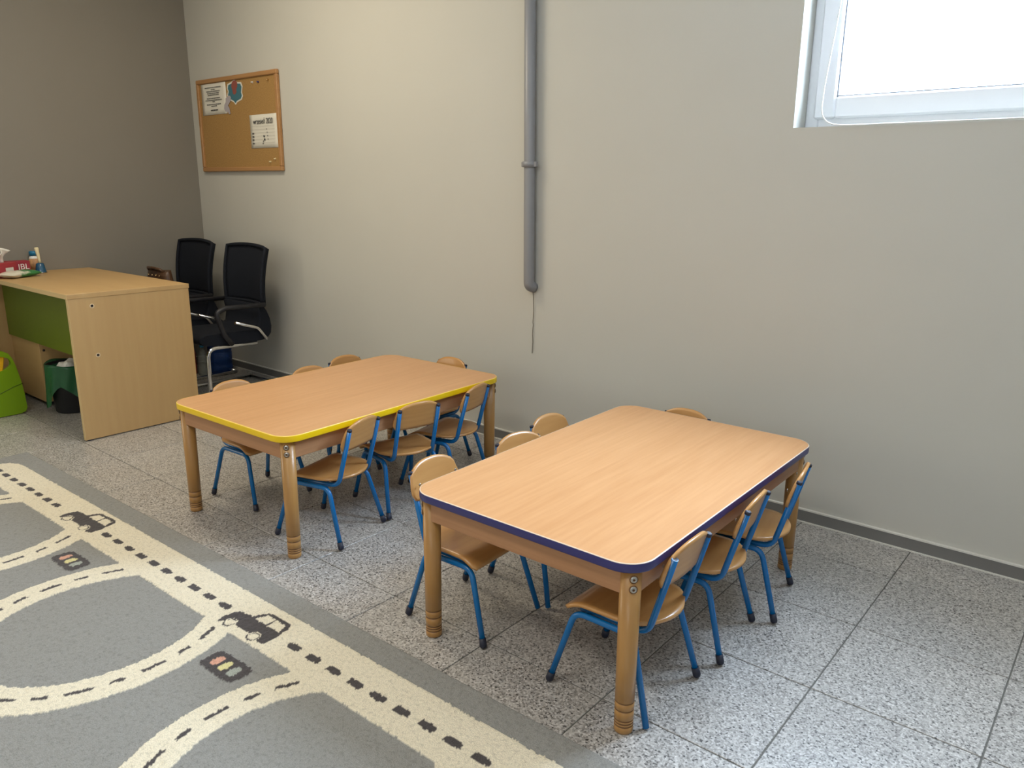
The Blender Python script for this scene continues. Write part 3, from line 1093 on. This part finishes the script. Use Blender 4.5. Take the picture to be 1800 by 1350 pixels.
# ------------------------------------------------------------------ things on the desk
tb = thing('tissue_box', 'red carton tissue box with white tissue on desk, at left', 'tissue box', (0.235, -1.445, DZ), 27 * D)
MB().box(-0.045, 0.045, -0.115, 0.10, 0.0005, 0.083, 0.002).obj('carton', 'tissue_red', tb)
MB().box(0.0453, 0.0460, 0.02, 0.075, 0.035, 0.055).obj('white_print', 'paper', tb)
rows = []
for i in range(9):
    w = i / 8
    row = []
    for j in range(17):
        q = -1 + j / 8
        row.append((0.018 * math.sin(3 * q + 4 * w) * (0.4 + w) + 0.03 * w * w, 0.030 + 0.05 * q * (0.55 + 0.6 * w - 0.35 * w * w), 0.080 + 0.088 * w * (1 - 0.30 * abs(q) ** 2 + 0.12 * q)))
    rows.append(row)
MB().surf(rows, 0.0012).obj('tissue', 'tissue', tb)

jb = thing('speaker_box', 'dark red carton with white letters on desk, behind the wipes', 'box', (0.115, -1.297, DZ), 0.0)
MB().box(-0.04, 0.035, -0.055, 0.062, 0.0005, 0.080, 0.0015).obj('carton', 'carton_red', jb)


def text(body, size, mat_, parent, Mx, name='lettering', align='LEFT', ext=0.0003):
    cu = bpy.data.curves.new(name, 'FONT')
    cu.body = body
    cu.size = size
    cu.extrude = ext
    cu.align_x = align
    tmp = bpy.data.objects.new(name, cu)
    C.objects.link(tmp)
    dg = bpy.context.evaluated_depsgraph_get()
    me = bpy.data.meshes.new_from_object(tmp.evaluated_get(dg))
    bpy.data.objects.remove(tmp)
    bpy.data.curves.remove(cu)
    me.materials.clear()
    me.materials.append(MAT[mat_])
    o = bpy.data.objects.new(name, me)
    C.objects.link(o)
    o.parent = parent
    o.matrix_local = Mx
    return o


# text plane facing +x: local x -> +y, local y -> +z
FX = Matrix(((0, 0, 1, 0), (1, 0, 0, 0), (0, 1, 0, 0), (0, 0, 0, 1)))
text('JBL', 0.048, 'white', jb, T(0.0355, -0.006, 0.030) @ FX)

wp = thing('wipes_pack', 'white and green packet of wipes lying on desk in front of boxes', 'wipes', (0.312, -1.352, DZ), 27 * D)
for part, y0, y1, mname in (('packet', -0.125, 0.125, 'packet'),):
    m = mat('wipes_film', (0.70, 0.68, 0.58), 0.3)
    nt, b_, N, L = nodes(m)
    tc = N.new('ShaderNodeTexCoord')
    sp = N.new('ShaderNodeSeparateXYZ')
    L.new(tc.outputs['Object'], sp.inputs[0])
    nz = N.new('ShaderNodeTexNoise')
    nz.inputs['Scale'].default_value = 28
    L.new(tc.outputs['Object'], nz.inputs['Vector'])
    ma = N.new('ShaderNodeMath')
    ma.operation = 'MULTIPLY_ADD'
    ma.inputs[1].default_value = 0.16
    L.new(nz.outputs['Fac'], ma.inputs[0])
    L.new(sp.outputs['Y'], ma.inputs[2])
    rp_ = N.new('ShaderNodeValToRGB')
    e = rp_.color_ramp.elements
    e[0].position, e[0].color = 0.055, (0.68, 0.64, 0.52, 1)
    e[1].position, e[1].color = 0.085, (0.035, 0.20, 0.055, 1)
    el = e.new(0.175)
    el.color = (0.03, 0.17, 0.05, 1)
    L.new(ma.outputs[0], rp_.inputs[0])
    L.new(rp_.outputs[0], b_.inputs['Base Color'])
    MAT['wipes_film'] = m
    rows = []
    for i in range(15):
        w = -1 + i / 7
        row = []
        for j in range(25):
            a = 2 * PI * j / 24
            k = (1 - abs(w) ** 5)
            hz = 0.024 * k + 0.0012
            x = 0.058 * math.cos(a) * (0.86 + 0.14 * abs(w)) 
            z = 0.0262 * 0 + max(0.0, 0.0) + 0.0255 + math.copysign(abs(math.sin(a)) ** 0.8, math.sin(a)) * hz + 0.0015 * math.sin(9 * w + 3 * a) * k
            row.append((x, 0.112 * w, max(0.0008, z * 0.82)))
        rows.append(row)
    MB().surf(rows).obj('packet', 'wipes_film', wp)

gb = thing('glue_bottle', 'small bottle with blue cap and peach label beside red carton on desk', 'bottle', (0.036, -1.172, DZ))
MB().lathe([(0.024, 0.0005), (0.026, 0.004), (0.026, 0.085), (0.020, 0.096), (0.016, 0.100)], 20).obj('bottle_body', 'white', gb)
MB().lathe([(0.0264, 0.010), (0.0264, 0.082)], 20).obj('label_sleeve', 'label', gb)
MB().lathe([(0.022, 0.100), (0.0225, 0.122), (0.019, 0.128), (0.0, 0.129)], 20).obj('cap', 'cap_blue', gb)

hb = thing('hand_bell', 'dark blue hand bell with cream handle standing on desk', 'bell', (0.150, -1.180, DZ))
MB().lathe([(0.033, 0.0005), (0.033, 0.006), (0.0305, 0.012), (0.026, 0.035), (0.022, 0.058), (0.012, 0.062)], 24).obj('bell_cup', 'bell', hb)
MB().lathe([(0.0335, 0.0008), (0.0340, 0.004), (0.0335, 0.006)], 24).obj('rim', 'steel', hb)
MB().tube([(0, 0, 0.060), (0.000, -0.001, 0.085), (-0.001, -0.004, 0.12), (-0.002, -0.007, 0.150), (-0.002, -0.008, 0.157)], [0.010, 0.0075, 0.010, 0.0125, 0.010], 12).obj('handle', 'cream', hb)

# ------------------------------------------------------------------ cork board with papers
cb = thing('cork_board', 'cork notice board in pine frame on the light wall', 'notice board', (0, 0, 0))
KX0, KX1, KZ0, KZ1, FWD = 0.112, 1.080, 1.405, 2.016, 0.028
MB().box(KX0 + 0.02, KX1 - 0.02, -0.012, -0.001, KZ0 + 0.02, KZ1 - 0.02).obj('cork_panel', 'cork', cb)
for nm, bx in (('top', (KX0, KX1, KZ1 - FWD, KZ1)), ('bottom', (KX0, KX1, KZ0, KZ0 + FWD)), ('left', (KX0, KX0 + FWD, KZ0 + FWD, KZ1 - FWD)), ('right', (KX1 - FWD, KX1, KZ0 + FWD, KZ1 - FWD))):
    MB().box(bx[0], bx[1], -0.024, -0.001, bx[2], bx[3], 0.004).obj('frame_rail', 'frame_wood', cb)
# on the wall plane: local x -> +x, local y -> +z, facing -y
FY = Matrix(((1, 0, 0, 0), (0, 0, -1, 0), (0, 1, 0, 0), (0, 0, 0, 1)))
pin_me = MB().lathe([(0.006, 0), (0.006, 0.003), (0.003, 0.008), (0.005, 0.012), (0.0, 0.013)], 10)
pin_me = pin_me.mesh('pin', 'white')


def sheet(name, label, cat, x0, x1, z0, z1, m='paper', curl=0.004):
    t = thing(name, label, cat, ((x0 + x1) / 2, -0.0128, (z0 + z1) / 2))
    w, h = (x1 - x0) / 2, (z1 - z0) / 2
    rows = [[(w * (-1 + j / 4), -0.0008 - curl * (i / 6 if i < 3 else 0) * 0 - curl * max(0, abs(-1 + i / 3) - 0.6) * (0.6 + 0.4 * math.sin(j)), h * (-1 + i / 3)) for j in range(9)] for i in range(7)]
    MB().surf(rows, 0.0006).obj('sheet', m, t)
    return t


n1 = sheet('notice_sheet', 'printed notice sheet at top left of the cork board', 'notice', 0.163, 0.478, 1.783, 1.985)
lines = [(0.075, 0.20), (0.062, 0.05), (0.050, 0.17), (0.038, 0.15), (0.027, 0.14), (0.006, 0.17), (-0.007, 0.21), (-0.017, 0.03), (-0.034, 0.18), (-0.045, 0.07), (-0.072, 0.09)]
for zz, wd in lines:
    mb = MB()
    x = -wd / 2 
    while x < wd / 2:
        k = random.uniform(0.008, 0.020)
        th = 0.0022 if zz > -0.06 else 0.0042
        mb.box(x, min(x + k, wd / 2), -0.0052, -0.0046, zz - th, zz + th)
        x += k + 0.004
    mb.obj('text_line', 'ink', n1)
cal = sheet('calendar_sheet', 'calendar sheet with a month title at right of the cork board', 'calendar', 0.737, 1.043, 1.550, 1.758)
text('wrzesień 2020', 0.037, 'ink', cal, T(0, -0.0046, 0.046) @ FY @ Matrix.Diagonal((1.0, 1.3, 1, 1)), align='CENTER')
for r_ in range(6):
    MB().box(-0.13, 0.13, -0.0050, -0.0046, 0.032 - r_ * 0.0205, 0.0330 - r_ * 0.0205).obj('ruled_line', 'ink_faint', cal)
for zx, zz in ((-0.128, -0.012), (-0.128, -0.032), (-0.128, -0.052), (-0.128, -0.074)):
    mb = MB()
    mb.box(zx, zx + 0.007, -0.0052, -0.0046, zz - 0.005, zz + 0.005).box(zx + 0.010, zx + 0.018, -0.0052, -0.0046, zz - 0.004, zz + 0.005)
    mb.obj('date_mark', 'ink', cal)
for zx, zz, s_ in ((0.005, -0.032, 0.006), (0.010, -0.052, 0.006), (-0.006, -0.062, 0.004), (-0.01, -0.076, 0.004), (0.038, 0.012, 0.003), (0.042, -0.008, 0.003), (0.045, -0.03, 0.003), (0.048, -0.05, 0.003)):
    MB().box(zx - s_, zx + s_, -0.0052, -0.0046, zz - s_, zz + s_).obj('date_mark', 'ink', cal)

sh = thing('shield_cutout', 'teal shield shaped paper cutout with white border and red patch on cork board', 'cutout', (0.585, -0.0128, 1.910))
poly = [(-0.085, 0.030), (-0.075, 0.052), (-0.03, 0.060), (0.0, 0.072), (0.035, 0.055), (0.075, 0.052), (0.088, 0.030), (0.078, -0.005), (0.085, -0.025), (0.07, -0.045), (0.02, -0.056), (0.0, -0.070), (-0.02, -0.054), (-0.075, -0.035), (-0.088, -0.012), (-0.075, 0.01)]
poly = [(x * 1.1, y * 1.12) for x, y in poly]
MB().prism(poly, 0.0002, 0.0010, M=FY).obj('border', 'paper', sh)
MB().prism([(x * 0.87, y * 0.86) for x, y in poly], 0.0010, 0.0016, M=FY).obj('face', 'teal', sh)
MB().prism([(-0.028, 0.062), (-0.01, 0.073), (0.02, 0.074), (0.038, 0.060), (0.036, 0.035), (0.02, 0.018), (0.022, 0.0), (0.0, -0.015), (-0.022, -0.008), (-0.026, 0.018), (-0.036, 0.04)], 0.0016, 0.0022, M=FY).obj('patch', 'red_print', sh)
gc = thing('grey_cutout', 'small lilac grey curved paper cutout at lower corner of the notice sheet', 'cutout', (0.490, -0.0150, 1.835))
MB().prism([(0.035, 0.058), (0.012, 0.056), (-0.018, 0.045), (-0.022, 0.020), (-0.040, 0.005), (-0.048, -0.02), (-0.035, -0.038), (-0.005, -0.042), (0.01, -0.058), (0.026, -0.056), (0.018, -0.02), (0.004, -0.004), (0.022, 0.012), (0.040, 0.026), (0.046, 0.045)], 0.0002, 0.0012, M=FY).obj('cut_paper', 'paper_grey', gc)
for px, pz, lab, mname in ((0.800, 1.957, 'white push pin at top of the cork board, right of the shield', 'white'), (0.865, 1.955, 'purple push pin at top of the cork board', 'navy'), (0.975, 1.960, 'brass push pin at top right of the cork board', 'gold'),
                           (0.945, 1.463, 'left of two pale push pins at bottom right of cork board', 'cream'), (1.000, 1.480, 'right of two pale push pins at bottom right of cork board', 'cream')):
    o = bpy.data.objects.new('push_pin', pin_me.copy())
    o.data.materials.clear()
    o.data.materials.append(MAT[mname])
    C.objects.link(o)
    o.location = (px, -0.0122, pz)
    o.rotation_euler = (PI / 2, 0, 0)
    tag(o, lab, 'push pin', 'push pins in the cork board')

# ------------------------------------------------------------------ pipe, wire and cord
PXc, PYc = 3.110, -0.036
pp = thing('conduit_pipe', 'grey conduit pipe running down the light wall', 'pipe', (0, 0, 0))
MB().tube([(PXc - 0.020, PYc, RH - 0.002), (PXc + 0.006, PYc, 0.845), (PXc + 0.010, -0.002, 0.834)], 0.0265, 20, fillet=0.035, fseg=8).obj('pipe_tube', 'pipe', pp)
cl = MB()
cl.tube([(PXc - 0.0015, PYc, 1.408), (PXc - 0.0015, PYc, 1.434)], 0.0325, 20)
cl.box(PXc - 0.046, PXc + 0.044, PYc - 0.008, PYc + 0.008, 1.409, 1.433, 0.002)
cl.obj('pipe_clamp', 'pipe', pp)
MB().tube([(PXc, PYc + 0.02, 1.421), (PXc, -0.001, 1.421)], 0.008, 8).obj('clamp_stud', 'steel', pp)
o = MB().tube([(3.128, -0.020, 0.826), (3.126, -0.012, 0.78), (3.124, -0.006, 0.72), (3.1195, -0.005, 0.66), (3.1215, -0.005, 0.645), (3.118, -0.005, 0.60), (3.121, -0.005, 0.56), (3.1175, -0.005, 0.50)], 0.0017, 6).obj('wire', 'wire')
tag(o, 'thin dark wire hanging from lower end of the grey pipe', 'wire')
o = MB().tube([(4.470, 0.088, 2.50), (4.455, 0.085, 2.2), (4.447, 0.080, 1.98), (4.440, 0.072, 1.868), (4.436, 0.055, 1.776), (4.436, 0.030, 1.683), (4.4445, -0.004, 1.604), (4.452, -0.005, 1.575), (4.468, -0.005, 1.556), (4.489, -0.005, 1.547), (4.52, -0.005, 1.5425), (4.56, -0.005, 1.5415), (5.09, -0.005, 1.5415), (5.58, -0.005, 1.5415)], 0.0022, 6, fillet=0.03, fseg=4).obj('cord', 'white')
tag(o, 'thin white cord looping along the window sill', 'cord')
